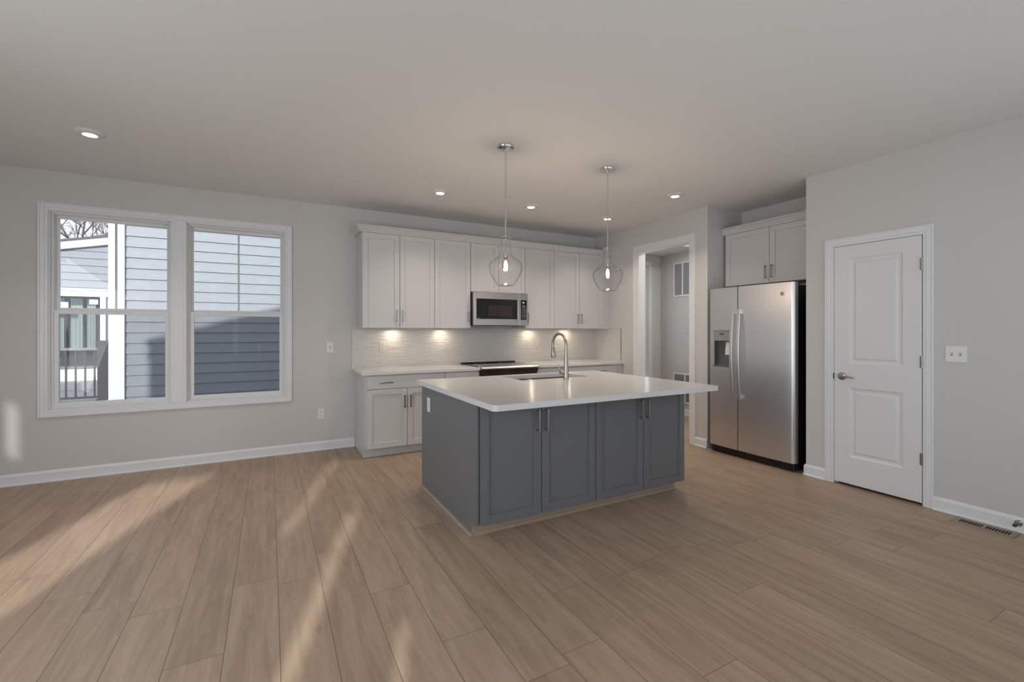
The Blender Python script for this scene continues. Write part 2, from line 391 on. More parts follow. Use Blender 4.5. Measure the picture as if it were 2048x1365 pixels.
b = base_x('h', [(3.55, YB)], XH); b.prism([(YB - p[0], p[1]) for p in bbprof()], XR+.12, XH, 'x'); struct(b.build('baseboard_hall', 'trim'))
base_y('baseboard_rear', .3, .31, YR+.03)

# ------------------------------------------------------------ casings / windows
def casing_x(b, x, y0, y1, z0, z1, w, sgn=-1, bottom=False, t=.018):
    """picture casing around an opening on a wall facing -x (mitred look via stepped boxes)"""
    for (wa, wb, tt) in ((0, w*.30, t*.55), (w*.30, w*.82, t*.75), (w*.82, w, t)):
        X0, X1 = x, x + sgn * tt
        b.box(X0, X1, y0 - wb, y0 - wa, z0 if not bottom else z0 - wb, z1 + wb)
        b.box(X0, X1, y1 + wa, y1 + wb, z0 if not bottom else z0 - wb, z1 + wb)
        b.box(X0, X1, y0 - wa, y1 + wa, z1 + wa, z1 + wb)
        if bottom: b.box(X0, X1, y0 - wa, y1 + wa, z0 - wb, z0 - wa)
b = MB(); casing_x(b, XR, HY0-.005, HY1+.005, 0, HZT+.005, .075)
b.box(XR-.004, XR+.12, HY0-.01, HY0+.012, 0, HZT); b.box(XR-.004, XR+.12, HY1-.012, HY1+.01, 0, HZT); b.box(XR-.004, XR+.12, HY0, HY1, HZT-.012, HZT+.01)
struct(b.build('trim_4', 'jamb', bevel=.002))

def window_unit(idx, x0, x1, y=YB, muntin=True):
    """vinyl single hung unit in opening x0..x1"""
    root = MB()
    fr = root     # frame
    fw = .022
    fr.box(x0, x0+fw, y+.03, y+.15, WZ0, WZ1); fr.box(x1-fw, x1, y+.03, y+.15, WZ0, WZ1)
    fr.box(x0+fw, x1-fw, y+.03, y+.15, WZ1-fw, WZ1); fr.box(x0+fw, x1-fw, y+.03, y+.15, WZ0, WZ0+.018)
    # inner jamb extension
    fr.box(x0, x0+.008, y-.002, y+.03, WZ0, WZ1); fr.box(x1-.008, x1, y-.002, y+.03, WZ0, WZ1)
    fr.box(x0, x1, y-.002, y+.03, WZ1-.008, WZ1); fr.box(x0, x1, y-.002, y+.03, WZ0, WZ0+.008)
    f = struct(fr.build('window_%d' % idx, 'vinyl', bevel=.0015))
    a, c = x0 + .02, x1 - .02
    up = MB(); y0, y1 = y+.085, y+.115
    up.box(a, a+.026, y0, y1, 1.50, WZ1-.018); up.box(c-.026, c, y0, y1, 1.50, WZ1-.018)
    up.box(a+.026, c-.026, y0, y1, WZ1-.052, WZ1-.018); up.box(a+.026, c-.026, y0, y1, 1.50, 1.545)
    u = up.build('upper_sash', 'vinyl', f, .0015)
    MB().box(a+.02, c-.02, y+.098, y+.102, 1.53, WZ1-.04).build('pane', 'glass', u)
    if muntin:
        mx = (a + c) / 2; MB().box(mx-.009, mx+.009, y+.103, y+.110, 1.54, WZ1-.05).build('muntin', 'vinyl', u)
    lo = MB(); y0, y1 = y+.045, y+.078; z0, z1 = WZ0+.012, 1.525
    lo.box(a-.004, a+.034, y0, y1, z0, z1); lo.box(c-.034, c+.004, y0, y1, z0, z1)
    lo.box(a+.034, c-.034, y0, y1, z0, z0+.036); lo.box(a+.034, c-.034, y0, y1, z1-.038, z1); lo.box((a+c)/2-.12, (a+c)/2+.12, y0-.006, y0, z1-.012, z1-.004)
    l_ = lo.build('lower_sash', 'vinyl', f, .0015)
    MB().box(a+.03, c-.03, y+.060, y+.064, z0+.03, z1-.03).build('pane', 'glass', l_)
    MB().box(a+.0, c-.0, y+.135, y+.137, z0, 1.53).build('insect_screen', 'screen', f)
    return f
window_unit(1, *WX[0]); window_unit(2, *WX[1])
# casing of the pair
b = MB()
cw = .066
for (wa, wb, tt) in ((0, .022, .012), (.022, .052, .015), (.052, cw, .02)):
    X0, X1 = WX[0][0], WX[1][1]
    b.box(X0-wb, X0-wa, YB-tt, YB, WZ0-wb, WZ1+wb); b.box(X1+wa, X1+wb, YB-tt, YB, WZ0-wb, WZ1+wb)
    b.box(X0-wa, X1+wa, YB-tt, YB, WZ1+wa, WZ1+wb); b.box(X0-wa, X1+wa, YB-tt, YB, WZ0-wb, WZ0-wa)
b.box(WX[0][1], WX[1][0], YB-.015, YB, WZ0, WZ1)
b.box(WX[0][1]+.02, WX[1][0]-.02, YB-.018, YB, WZ0, WZ1)
struct(b.build('trim_5', 'trim', bevel=.002))
window_unit(3, *HWX)
b = MB(); 
for (wa, wb, tt) in ((0, .05, .014), (.05, .066, .02)):
    b.box(HWX[0]-wb, HWX[0]-wa, YB-tt, YB, WZ0-wb, WZ1+wb); b.box(HWX[1]+wa, HWX[1]+wb, YB-tt, YB, WZ0-wb, WZ1+wb)
    b.box(HWX[0]-wa, HWX[1]+wa, YB-tt, YB, WZ1+wa, WZ1+wb); b.box(HWX[0]-wa, HWX[1]+wa, YB-tt, YB, WZ0-wb, WZ0-wa)
struct(b.build('trim_6', 'trim'))

# ------------------------------------------------------------ pantry door
def framed_panel_door():
    y0, y1, z0, z1 = 1.524, 2.126, .022, 2.066
    xf, xb = XR-.006, XR+.030                                  # front face, back face
    bm = MB(); 
    ps = [(1.632, 1.984, 1.058, 1.957), (1.632, 1.998, .255, .848)]
    ps = [(1.640, 2.010, 1.055, 1.955), (1.640, 2.010, .255, .848)]
    ya, yb = ps[0][0], ps[0][1]
    bm.box(xf, xb, y0, ya, z0, z1); bm.box(xf, xb, yb, y1, z0, z1)
    bm.box(xf, xb, ya, yb, z0, ps[1][2]); bm.box(xf, xb, ya, yb, ps[1][3], ps[0][2]); bm.box(xf, xb, ya, yb, ps[0][3], z1)
    def ringquad(r0, x0, r1, x1):
        def cs(r, x): return [bm.bm.verts.new((x, r[0], r[2])), bm.bm.verts.new((x, r[1], r[2])), bm.bm.verts.new((x, r[1], r[3])), bm.bm.verts.new((x, r[0], r[3]))]
        A, B = cs(r0, x0), cs(r1, x1)
        for i in range(4): bm.face([A[i], A[(i+1) % 4], B[(i+1) % 4], B[i]])
    def ins(r, d): return (r[0]+d, r[1]-d, r[2]+d, r[3]-d)
    for r in ps:
        bm_levels = [(r, xf), (ins(r, .012), xf+.009), (ins(r, .030), xf+.011), (ins(r, .048), xf+.003)]
        for (a, xa), (c, xc) in zip(bm_levels, bm_levels[1:]): ringquad(a, xa, c, xc)
        q = ins(r, .048); v = [bm.bm.verts.new(p) for p in ((xf+.003, q[0], q[2]), (xf+.003, q[1], q[2]), (xf+.003, q[1], q[3]), (xf+.003, q[0], q[3]))]
        bm.face(v)
    d = struct(bm.build('door_1', 'doorw'))
    # handle: rose, neck, lever
    hy, hz = 2.064, .941
    h = MB(); h.lathe([(.001, xf-.016), (.018, xf-.0155), (.030, xf-.011), (.033, xf-.004), (.033, xf)], (0, hy, hz), 'x', 28)
    h.lathe([(.010, xf-.045), (.0105, xf-.015)], (0, hy, hz), 'x', 16)
    h.tube([(xf-.045, hy+.006, hz), (xf-.048, hy-.015, hz+.002), (xf-.047, hy-.045, hz+.001), (xf-.044, hy-.075, hz-.002), (xf-.040, hy-.100, hz-.008)], [.010, .0085, .0075, .0065, .005], 12)
    h.build('door_handle', 'nickel', d, smooth=True)
    MB().box(xf-.006, xf+.010, 2.1255, 2.131, .915, .965).build('latch', 'black', d)
    for z in (1.845, 1.096, .356):
        q = MB(); q.lathe([(.0065, -.045), (.0065, .045)], (xf-.006, 1.5205, z), 'z', 12); q.box(xf-.002, xf+.002, 1.5205, 1.536, z-.045, z+.045)
        q.build('hinge', 'nickel', d, smooth=True)
    # casing + jamb
    b = MB(); casing_x(b, XR, y0-.008, y1+.008, 0, z1+.008, .064, t=.018)
    b.box(XR-.004, XR+.115, y0-.014, y0-.004, 0, z1+.014); b.box(XR-.004, XR+.115, y1+.004, y1+.014, 0, z1+.014); b.box(XR-.004, XR+.115, y0-.004, y1+.004, z1+.004, z1+.014)
    b.box(XR+.032, XR+.045, y0-.004, y0+.012, 0, z1); b.box(XR+.032, XR+.045, y1-.012, y1+.004, 0, z1); b.box(XR+.032, XR+.045, y0, y1, z1-.012, z1+.004)
    struct(b.build('trim_7', 'trim', bevel=.0015))
    MB().box(XR+.05, XR+.06, y0, y1, 0, z1).build('trim_8', 'darkvoid')['kind'] = 'structure'  # dark sheet behind the door; shade of the gap put into its colour
framed_panel_door()

# ------------------------------------------------------------ cabinetry
class F:
    """local frame on a vertical face: u along the width, n out of the face"""
    def __init__(s, kind, plane): s.kind, s.p = kind, plane
    def box(s, mb, u0, u1, z0, z1, n0, n1):
        if s.kind == '-y': mb.box(u0, u1, s.p - n0, s.p - n1, z0, z1)
        elif s.kind == '+y': mb.box(u0, u1, s.p + n0, s.p + n1, z0, z1)
        elif s.kind == '-x': mb.box(s.p - n0, s.p - n1, u0, u1, z0, z1)
def shaker(fr, u0, u1, z0, z1, parent, m, name='door', st=.058, t=.020):
    b = MB()
    fr.box(b, u0, u0+st, z0, z1, 0, t); fr.box(b, u1-st, u1, z0, z1, 0, t)
    fr.box(b, u0+st, u1-st, z0, z0+st, 0, t); fr.box(b, u0+st, u1-st, z1-st, z1, 0, t)
    fr.box(b, u0+st-.002, u1-st+.002, z0+st-.002, z1-st+.002, .002, t-.010)
    return b.build(name, m, parent, .0012)
def slab(fr, u0, u1, z0, z1, parent, m, name='drawer', t=.020):
    b = MB(); fr.box(b, u0, u1, z0, z1, 0, t); return b.build(name, m, parent, .0015)
def pull(fr, parent, u, z, ln=.142, vert=True, t=.020, out=.033):
    b = MB(); h = .0055
    if vert:
        fr.box(b, u-h, u+h, z-ln/2, z+ln/2, t+out-.009, t+out)
        for s in (-1, 1): fr.box(b, u-h, u+h, z+s*(ln/2-.006)-.0055, z+s*(ln/2-.006)+.0055, t, t+out-.008)
    else:
        fr.box(b, u-ln/2, u+ln/2, z-h, z+h, t+out-.009, t+out)
        for s in (-1, 1): fr.box(b, u+s*(ln/2-.006)-.0055, u+s*(ln/2-.006)+.0055, z-h, z+h, t, t+out-.008)
    return b.build('handle', 'nickel', parent, .001)
G = .0023
# --- upper cabinets
UF = F('-y', 5.10); UZ0, UZ1 = 1.365, 2.418
def upper(x0, x1, z0, label, doors, handles, group='white upper cabinets on the back wall', y=5.10, fx=(0, 0)):
    c = thing('upper_cabinet', label, 'cabinet', ((x0+x1)/2, 5.27, z0), group)
    b = MB(); b.box(x0, x1 - (.003 if x1 > 4.3 else 0), y, YB-.003, z0, UZ1+.002); b.build('body', 'cab', c, .001)
    n = len(doors) - 1
    for i in range(n):
        d = shaker(UF, doors[i]+G, doors[i+1]-G, z0+.003, UZ1, c, 'cab')
        for (di, u) in handles:
            if di == i: pull(UF, d, u, 1.505, .130)
    return c
upper(.885, 1.708, UZ0, 'white double-door upper cabinet at the left end, nearest the window', (.887, 1.297, 1.708), ((0, 1.297-.033), (1, 1.297+.033)))
upper(1.708, 2.168, UZ0, 'white single-door upper cabinet immediately left of the microwave', (1.708, 2.166), ((0, 2.166-.033),))
upper(2.168, 2.935, 1.818, 'short white two-door upper cabinet above the microwave', (2.169, 2.552, 2.935), ())
upper(2.935, 3.391, UZ0, 'white single-door upper cabinet immediately right of the microwave', (2.938, 3.391), ((0, 2.938+.033),))
upper(3.391, XR, UZ0, 'white double-door upper cabinet at the right end beside the doorway wall', (3.391, 3.813, 4.235), ((0, 3.813-.033), (1, 3.813+.033)))
b = MB()      # filler strip to the wall is part of a crown run
prof = [(5.10, UZ1+.002), (5.075, UZ1+.002), (5.075, UZ1+.016), (5.062, UZ1+.028), (5.045, UZ1+.052), (5.030, UZ1+.060), (5.030, UZ1+.072), (5.10, UZ1+.072)]
b.prism(prof, .885, XR, 'x')
# left return with mitre
vs = []
ofs = [5.10 - p[0] for p in prof]
lo = [b.bm.verts.new((.885 - o_, 5.10 - o_, p[1])) for o_, p in zip(ofs, prof)]; hi = [b.bm.verts.new((.885 - o_, YB, p[1])) for o_, p in zip(ofs, prof)]
for i in range(len(prof)): b.face([lo[i], lo[(i+1) % len(prof)], hi[(i+1) % len(prof)], hi[i]])
mi = [b.bm.verts.new((.885, p[0], p[1])) for p in prof]
for i in range(len(prof)): b.face([lo[i], lo[(i+1) % len(prof)], mi[(i+1) % len(prof)], mi[i]])
o = b.build('crown_molding', 'cab'); tag(o, 'long white crown molding along the tops of the back wall upper cabinets', 'molding')

# --- base cabinets
BF = F('-y', 4.83)
def basecab(x0, x1, label, drawers, doors, dh, hh, side=False, rx=None):
    c = thing('base_cabinet', label, 'cabinet', ((x0+x1)/2, 5.1, 0), 'white base cabinets on the back wall')
    b = MB(); b.box(x0, x1 - (.003 if x1 > 4.3 else 0), 4.83, YB-.003, .098, .868); b.build('body', 'cab', c, .001)
    t = MB(); t.box(x0, x1 - (.003 if x1 > 4.3 else 0), 4.895, YB-.003, 0, .098); t.box(x0-(.006 if side else 0), x1, 4.886, 4.895, 0, .014)
    t.build('toe_kick', 'cab', c)
    for i in range(len(drawers)-1):
        d = slab(BF, drawers[i]+G, drawers[i+1]-G, .722, .858, c, 'cab')
        for u in hh:
            if drawers[i] < u < drawers[i+1]: pull(BF, d, u, .788, .132, False)
    for i in range(len(doors)-1):
        d = shaker(BF, doors[i]+G, doors[i+1]-G, .098, .715, c, 'cab')
        for (k, u) in dh:
            if k == i: pull(BF, d, u, .578, .132)
    return c
basecab(.865, 1.736, 'white base cabinet at the left end with a wide drawer and two doors', (.884, 1.733), (.884, 1.309, 1.733), ((0, 1.276), (1, 1.342)), (1.085, 1.53), True)
basecab(1.736, 2.166, 'white base cabinet immediately left of the range, mostly behind the island', (1.737, 2.163), (1.737, 2.163), ((0, 1.77),), (1.95,))
basecab(2.944, 3.40, 'white base cabinet immediately right of the range, mostly behind the island', (2.947, 3.398), (2.947, 3.398), ((0, 3.36),), (3.165,))
basecab(3.40, XR, 'white base cabinet at the right end by the doorway wall', (3.402, 4.25), (3.402, 3.826, 4.25), ((0, 3.79), (1, 3.86)), (3.62, 3.995))
for nm, x0, x1, cr, lab in (('countertop', .832, 2.164, (1, 0, 0, 0), 'white quartz countertop on the back wall, left of the range'), ('countertop', 2.946, XR, (0, 0, 0, 0), 'white quartz countertop on the back wall, right of the range')):
    b = MB(); b.prism(rrect(x0, x1, 4.79, YB, .012, 4, cr), .870, .903, 'z'); o = b.build(nm, 'quartz', org=((x0+x1)/2, 5.1, .87), bevel=.002); tag(o, lab, 'countertop', 'white quartz countertops on the back wall')
b = MB(); b.box(.832, XR, YB-.010, YB-.0005, .903, 1.371)
b.box(.830, .833, YB-.012, YB-.0005, .903, 1.373)
o = b.build('backsplash', 'splash', org=(2.6, YB, .903)); tag(o, 'white rippled tile backsplash across the back wall behind the range', 'backsplash')
b = MB(); b.box(XR-.009, XR-.0005, 4.855, YB-.011, .903, 1.371); o = b.build('backsplash', 'splash', org=(XR, 5.1, .903)); tag(o, 'short return of white rippled tile on the side wall beside the doorway', 'backsplash')
b = MB(); b.box(XR-.0105, XR-.0003, 4.851, 4.855, .903, 1.374); b.box(XR-.0105, XR-.0003, 4.855, 5.09, 1.371, 1.374)
o = b.build('edge_strip', 'nickel', org=(XR, 4.853, .903)); tag(o, 'thin metal edge strip framing the tile return beside the doorway', 'edge trim')

# --- range
r = thing('range', 'stainless slide-in electric range with black glass cooktop below the microwave', 'range', (2.555, 5.1, 0))
x0, x1 = 2.172, 2.938
MB().box(x0, x1, 4.84, 5.42, .05, .900).build('body', 'steelh', r)
MB().box(x0-.006, x1+.006, 4.84, 5.405, .9035, .912).build('cooktop', 'blackglass', r, .002)
b = MB(); b.prism([(x0+.0, 5.41), (x0-.02, 5.385), (x0+.10, 5.375), (x1-.10, 5.375), (x1+.02, 5.385), (x1, 5.41)], .912, .926); b.build('rear_trim', 'black', r, .003)  # rear vent trim; dark reflection of the microwave put into its black
b = MB(); b.prism([(4.850, .9035), (4.850, .921), (4.760, .912), (4.742, .893), (4.747, .880), (4.80, .880), (4.84, .9035)], x0-.008, x1+.008, 'x'); b.build('front_lip', 'steelh', r, .002)
b = MB(); b.prism([(4.84, .880), (4.757, .880), (4.785, .815), (4.84, .815)], x0-.004, x1+.004, 'x'); b.build('control_panel', 'blackglass', r)
d = MB().box(x0+.004, x1-.004, 4.795, 4.84, .22, .808).build('oven_door', 'steelh', r, .004)
MB().box(x0+.09, x1-.09, 4.792, 4.796, .34, .66).build('window', 'blackglass', d)
b = MB(); b.tube([(x0+.05, 4.745, .765), (x1-.05, 4.745, .765)], .011); b.tube([(x0+.07, 4.745, .765), (x0+.07, 4.80, .765)], .008); b.tube([(x1-.07, 4.745, .765), (x1-.07, 4.80, .765)], .008); b.build('handle', 'steelh', d, smooth=True)
MB().box(x0+.004, x1-.004, 4.80, 4.84, .06, .212).build('storage_drawer', 'steelh', r, .003)
for (bx, by, br) in ((2.36, 5.00, .10), (2.75, 5.00, .08), (2.36, 5.26, .075), (2.75, 5.26, .095)):
    b = MB(); b.lathe([(br, .9122), (br, .9126), (br-.004, .9126), (br-.004, .9122)], (bx, by, 0), seg=32, closed=True); b.build('burner_ring', 'greyplastic', r)

# --- microwave
mw = thing('microwave', 'stainless over-range microwave with black glass door under the short cabinet', 'microwave', (2.552, 5.2, 1.40))
x0, x1, z0, z1, yf = 2.171, 2.933, 1.402, 1.812, 5.005
b = MB(); b.box(x0, x1, yf+.03, YB-.012, z0+.008, z1); b.build('body', 'black', mw)
b = MB()
XD = 2.812     # door / control split
gx0, gx1, gz0, gz1 = 2.212, 2.775, 1.482, 1.728
b.box(x0, gx0, yf, yf+.028, z0, z1); b.box(gx1, XD, yf, yf+.028, z0, z1); b.box(gx0, gx1, yf, yf+.028, z0, gz0); b.box(gx0, gx1, yf, yf+.028, gz1, z1)
d = b.build('door', 'steelh', mw, .003, seg=2)
MB().box(gx0, gx1, yf+.004, yf+.02, gz0, gz1).build('door_glass', 'blackglass', d)
MB().box(2.375, 2.700, yf+.0025, yf+.005, 1.518, 1.650).build('window', 'darkglass', d)
MB().box(2.225, 2.262, yf+.003, yf+.004, 1.491, 1.495).build('maker_mark', 'print', d)
b = MB(); b.box(2.772, 2.792, yf-.038, yf-.022, gz0-.012, gz1+.012); b.box(2.772, 2.792, yf-.024, yf+.002, gz1-.014, gz1+.008); b.box(2.772, 2.792, yf-.024, yf+.002, gz0-.008, gz0+.014)
b.build('handle', 'steelh', d, .003)
b = MB(); b.box(XD+.002, x1, yf, yf+.028, z0, z1); cp = b.build('control_panel', 'steelh', mw, .003)
MB().box(XD+.018, x1-.018, yf-.002, yf+.003, gz0-.008, gz1).build('keypad', 'blackglass', cp)
xc = (XD + x1) / 2
b = MB()
for k, ox in enumerate((-.013, -.002, .006)):
    b.box(xc+ox-.003, xc+ox+.0015, yf-.003, yf-.002, 1.690, 1.704)
b.build('clock_digits', 'digits', cp)
b = MB(); b.lathe([(.017, yf-.003), (.017, yf-.0022), (.0125, yf-.0022), (.0125, yf-.003)], (xc-.003, 0, 1.650), 'y', 24, True); b.build('dial_ring', 'print', cp); b = MB()
for rr in range(6):
    for cc in range(4):
        if rr < 5 or cc % 2 == 0: b.box(xc-.027+cc*.016, xc-.018+cc*.016, yf-.003, yf-.002, 1.608-rr*.021, 1.6115-rr*.021)
b.build('key_print', 'print', cp)
MB().box(x0+.03, x1-.03, yf+.06, 5.36, z0-.004, z0+.008).build('vent_grille', 'black', mw)

# --- island
IF = F('-y', 2.624); IX = (1.174, 2.105, 3.039)
def island_cab(x0, x1, xm, label):
    c = thing('island_cabinet', label, 'cabinet', ((x0+x1)/2, 2.95, 0), 'grey cabinets forming the island')
    b = MB(); b.box(x0, x1, 2.624, 3.20, .088, .872); b.build('body', 'grey', c)
    tx = 1.1565 if x0 < 1.3 else x0
    t = MB(); t.box(tx, x1-(.03 if x1 > 3 else 0), 2.690, 2.6965, 0, .088); t.box(x0, x1-(.03 if x1 > 3 else 0), 2.6965, 3.20, 0, .088); t.prism([(2.695, 0), (2.678, 0), (2.678, .008), (2.684, .018), (2.695, .02)], tx, x1-(.024 if x1 > 3 else 0), 'x'); t.build('toe_kick', 'toe', c)
    for i, (a, e, h) in enumerate(((x0, xm, xm-.034), (xm, x1, xm+.034))):
        d = shaker(IF, a+G*1.2, e-G*1.2, .090, .863, c, 'grey'); pull(IF, d, h, .726, .145)
    return c
island_cab(IX[0]+.004, IX[1], 1.637, 'dark grey two-door island cabinet on the left, under the counter overhang')
island_cab(IX[1], IX[2], 2.577, 'dark grey two-door island cabinet on the right, facing the refrigerator side')
e = thing('island_end_panel', 'flat dark grey end panel on the left side of the island facing the window', 'cabinet panel', (1.165, 3.2, 0))
b = MB(); b.prism([(2.620, .090), (2.697, .090), (2.697, 0), (3.782, 0), (3.782, .872), (2.620, .872)], 1.156, 1.174, 'x'); b.build('panel', 'grey', e, .001)
b = MB(); b.prism([(1.156, 0), (1.139, 0), (1.139, .007), (1.145, .016), (1.156, .018)], 2.674, 3.789, 'y'); b.build('shoe_molding', 'toe', e)
for x0, x1, lab in ((1.174, 2.174, 'dark grey rear island cabinet beside the sink, facing the range'), (2.174, 3.039, 'dark grey rear island cabinet under the faucet end, facing the back wall')):
    c = thing('island_cabinet', lab, 'cabinet', ((x0+x1)/2, 3.5, 0), 'grey cabinets forming the island')
    b = MB(); b.box(x0, x0+.018, 3.20, 3.760, .088, .872); b.box(x1-.018, x1, 3.20, 3.760, .088, .872); b.box(x0, x1, 3.20, 3.760, .088, .095); b.box(x0, x1, 3.20, 3.258, .088, .872); b.box(x0, x1, 3.745, 3.760, .83, .872)
    b.build('body', 'grey', c); MB().box(x0, x1-.02, 3.20, 3.69, 0, .088).build('toe_kick', 'toe', c)
    KF = F('+y', 3.760); xm = (x0+x1)/2
    for a, z, h in ((x0, xm, xm-.034), (xm, x1, xm+.034)):
        d = shaker(KF, a+G, z-G, .090, .863, c, 'grey'); pull(KF, d, h, .726, .145)
# island outlet
def plate(face, u, z, kind, label, cat='outlet', wd=.072, h=.118, group=None, pm='plate'):
    """face: ('-y',plane) or ('-x',plane)"""
    fr = F(*face); p = face[1]
    loc = (u, p, z) if face[0] == '-y' else (p, u, z)
    t = thing('wall_outlet' if cat == 'outlet' else 'light_switch', label, cat, loc, group)
    b = MB(); fr.box(b, u-wd/2, u+wd/2, z-h/2, z+h/2, 0, .006); b.build('cover_plate', pm, t, .0025)
    gangs = [u] if wd < .1 else [u-.023, u+.023]
    for g in gangs:
        if kind == 'duplex':
            for s in (-1, 1):
                q = MB(); fr.box(q, g-.0165, g+.0165, z+s*.0195-.0135, z+s*.0195+.0135, .006, .008); rc = q.build('receptacle', pm, t, .002)
                q = MB(); fr.box(q, g-.008, g-.0055, z+s*.0195-.003, z+s*.0195+.006, .008, .0085); fr.box(q, g+.0055, g+.008, z+s*.0195-.003, z+s*.0195+.006, .008, .0085); fr.box(q, g-.002, g+.002, z+s*.0195-.0095, z+s*.0195-.0055, .008, .0085)
                q.build('slots', 'plateslot', rc)
        elif kind == 'decora':
            q = MB(); fr.box(q, g-.0165, g+.0165, z-.033, z+.033, .006, .009); q.build('receptacle', pm, t, .0015)
            q = MB()
            for s in (-1, 1):
                fr.box(q, g-.008, g-.0055, z+s*.017-.003, z+s*.017+.006, .009, .0095); fr.box(q, g+.0055, g+.008, z+s*.017-.003, z+s*.017+.006, .009, .0095)
            q.build('slots', 'plateslot', t)
        else:
            q = MB(); fr.box(q, g-.005, g+.005, z-.012, z+.012, .006, .0075); q.build('toggle_slot', 'plateslot', t)
            q = MB(); fr.box(q, g-.0035, g+.0035, z-.002, z+.009, .006, .017); q.build('toggle', pm, t, .001)
    return t
plate(('-x', 1.156), 3.584, .724, 'duplex', 'white outlet on the grey end panel of the island', wd=.072, h=.118)
plate(('-y', YB), .598, 1.149, 'toggle', 'white single light switch on the wall between window and cabinets', 'light switch')
plate(('-y', YB), .504, .405, 'duplex', 'white outlet low on the wall between window and base cabinets')
YS = YB - .010
plate(('-y', YS), 1.177, 1.147, 'duplex', 'white outlet on the backsplash, leftmost, under the double cabinet', pm='plate2')
plate(('-y', YS), 1.991, 1.145, 'duplex', 'white outlet on the backsplash just left of the range', pm='plate2')
plate(('-y', YS), 3.200, 1.143, 'duplex', 'white outlet on the backsplash just right of the range', pm='plate2')
plate(('-y', YS), 3.361, 1.149, 'toggle', 'white switch on the backsplash left of the faucet arc', 'light switch', pm='plate2')
plate(('-y', YS), 4.053, 1.145, 'duplex', 'white outlet on the backsplash nearest the right corner', pm='plate2')
plate(('-x', XR), 1.331, 1.166, 'toggle', 'white double light switch on the wall right of the pantry door', 'light switch', wd=.117)

# island countertop with sink cut-out
SX0, SX1, SY0, SY1 = 1.902, 2.623, 3.344, 3.749
CX0, CX1, CY0, CY1 = 1.118, 3.059, 2.287, 3.816
b = MB()
b.prism(rrect(CX0, CX1, CY0, SY0, .03, 8, (1, 1, 0, 0)), .874, .910)
b.box(CX0, SX0, SY0, SY1, .874, .910); b.box(SX1, CX1, SY0, SY1, .874, .910)
b.box(CX0, CX1, SY1, CY1, .874, .910)
bmesh.ops.remove_doubles(b.bm, verts=b.bm.verts, dist=1e-5)
o = b.build('island_countertop', 'quartz', org=(2.1, 3.1, .874)); tag(o, 'large white quartz countertop on the grey island, with the sink cut into it', 'countertop')
s = thing('kitchen_sink', 'stainless undermount sink set in the island countertop behind the faucet', 'sink', (2.263, 3.547, .68))
b = MB(); t_ = .004; zb = .68; g_ = .006
xa, xb_, ya, yb_ = SX0-g_, SX1+g_, SY0-g_, SY1+g_
b.box(xa-t_, xa, ya-t_, yb_+t_, zb, .873); b.box(xb_, xb_+t_, ya-t_, yb_+t_, zb, .873); b.box(xa, xb_, ya-t_, ya, zb, .873); b.box(xa, xb_, yb_, yb_+t_, zb, .873); b.box(xa-t_, xb_+t_, ya-t_, yb_+t_, zb-t_, zb)
b.build('basin', 'sinkin', s)
b = MB(); b.lathe([(.045, zb+.001), (.045, zb+.004), (.03, zb+.002), (.001, zb+.002)], (2.263, 3.547, 0)); b.build('drain', 'chrome', s, smooth=True)
f = thing('kitchen_faucet', 'brushed nickel gooseneck pull-down faucet standing on the island countertop', 'faucet', (2.312, 3.275, .910))
fx, fy = 2.312, 3.275
b = MB(); b.lathe([(.027, .910), (.027, .910), (.0245, .918), (.024, .960), (.0205, 1.02), (.0155, 1.10), (.0135, 1.16)], (fx, fy, 0), seg=24); b.build('body', 'nickel', f, smooth=True)
pts = [(fx, fy, 1.15)]; R_ = .105; zc_ = 1.205
for k in range(0, 17):
    a = PI - k * (PI * 1.06) / 16
    pts.append((fx, fy + R_ + R_ * math.cos(a), zc_ + R_ * math.sin(a)))
b = MB(); b.tube(pts, .0125, 14); b.build('spout', 'nickel', f, smooth=True)
pe = Vector(pts[-1]); dr = (Vector(pts[-1]) - Vector(pts[-2])).normalized()
b = MB(); b.tube([pe, pe + dr * .012, pe + dr * .05, pe + dr * .095, pe + dr * .10], [.0145, .0165, .019, .0235, .021], 16); b.build('spray_head', 'nickel', f, smooth=True)
b = MB(); b.tube([(fx-.018, fy+.004, .970), (fx-.056, fy+.010, .970)], [.020, .020], 16); b.tube([(fx-.050, fy+.012, .975), (fx-.056, fy+.022, 1.005), (fx-.060, fy+.030, 1.035)], [.006, .005, .004], 10)
b.build('lever', 'nickel', f, smooth=True)

# ------------------------------------------------------------ refrigerator and cabinet above
fg = thing('refrigerator', 'stainless side-by-side refrigerator with water dispenser in the wall alcove', 'refrigerator', (4.68, 2.9, 0))
FY0, FY1, FG = 2.438, 3.362, 3.003
FZ0, FZ1 = .085, 1.797
MB().box(4.385, 4.965, FY0+.012, FY1-.012, .02, 1.775).build('body', 'black', fg, .004)
def bow(y): return 4.318 - .018 * math.cos((y - (FY0+FY1)/2) / (FY1-FY0) * PI * .9)
def fdoor(y0, y1, rl, rr_):
    pts = []
    n = 14
    for i in range(n + 1):
        y = y0 + (y1-y0) * i / n; x = bow(y)
        if y - y0 < .028 and rr_: x += .028 - math.sqrt(max(0, .028**2 - (.028-(y-y0))**2))
        if y1 - y < .028 and rl: x += .028 - math.sqrt(max(0, .028**2 - (.028-(y1-y))**2))
        pts.append((x, y))
    return pts
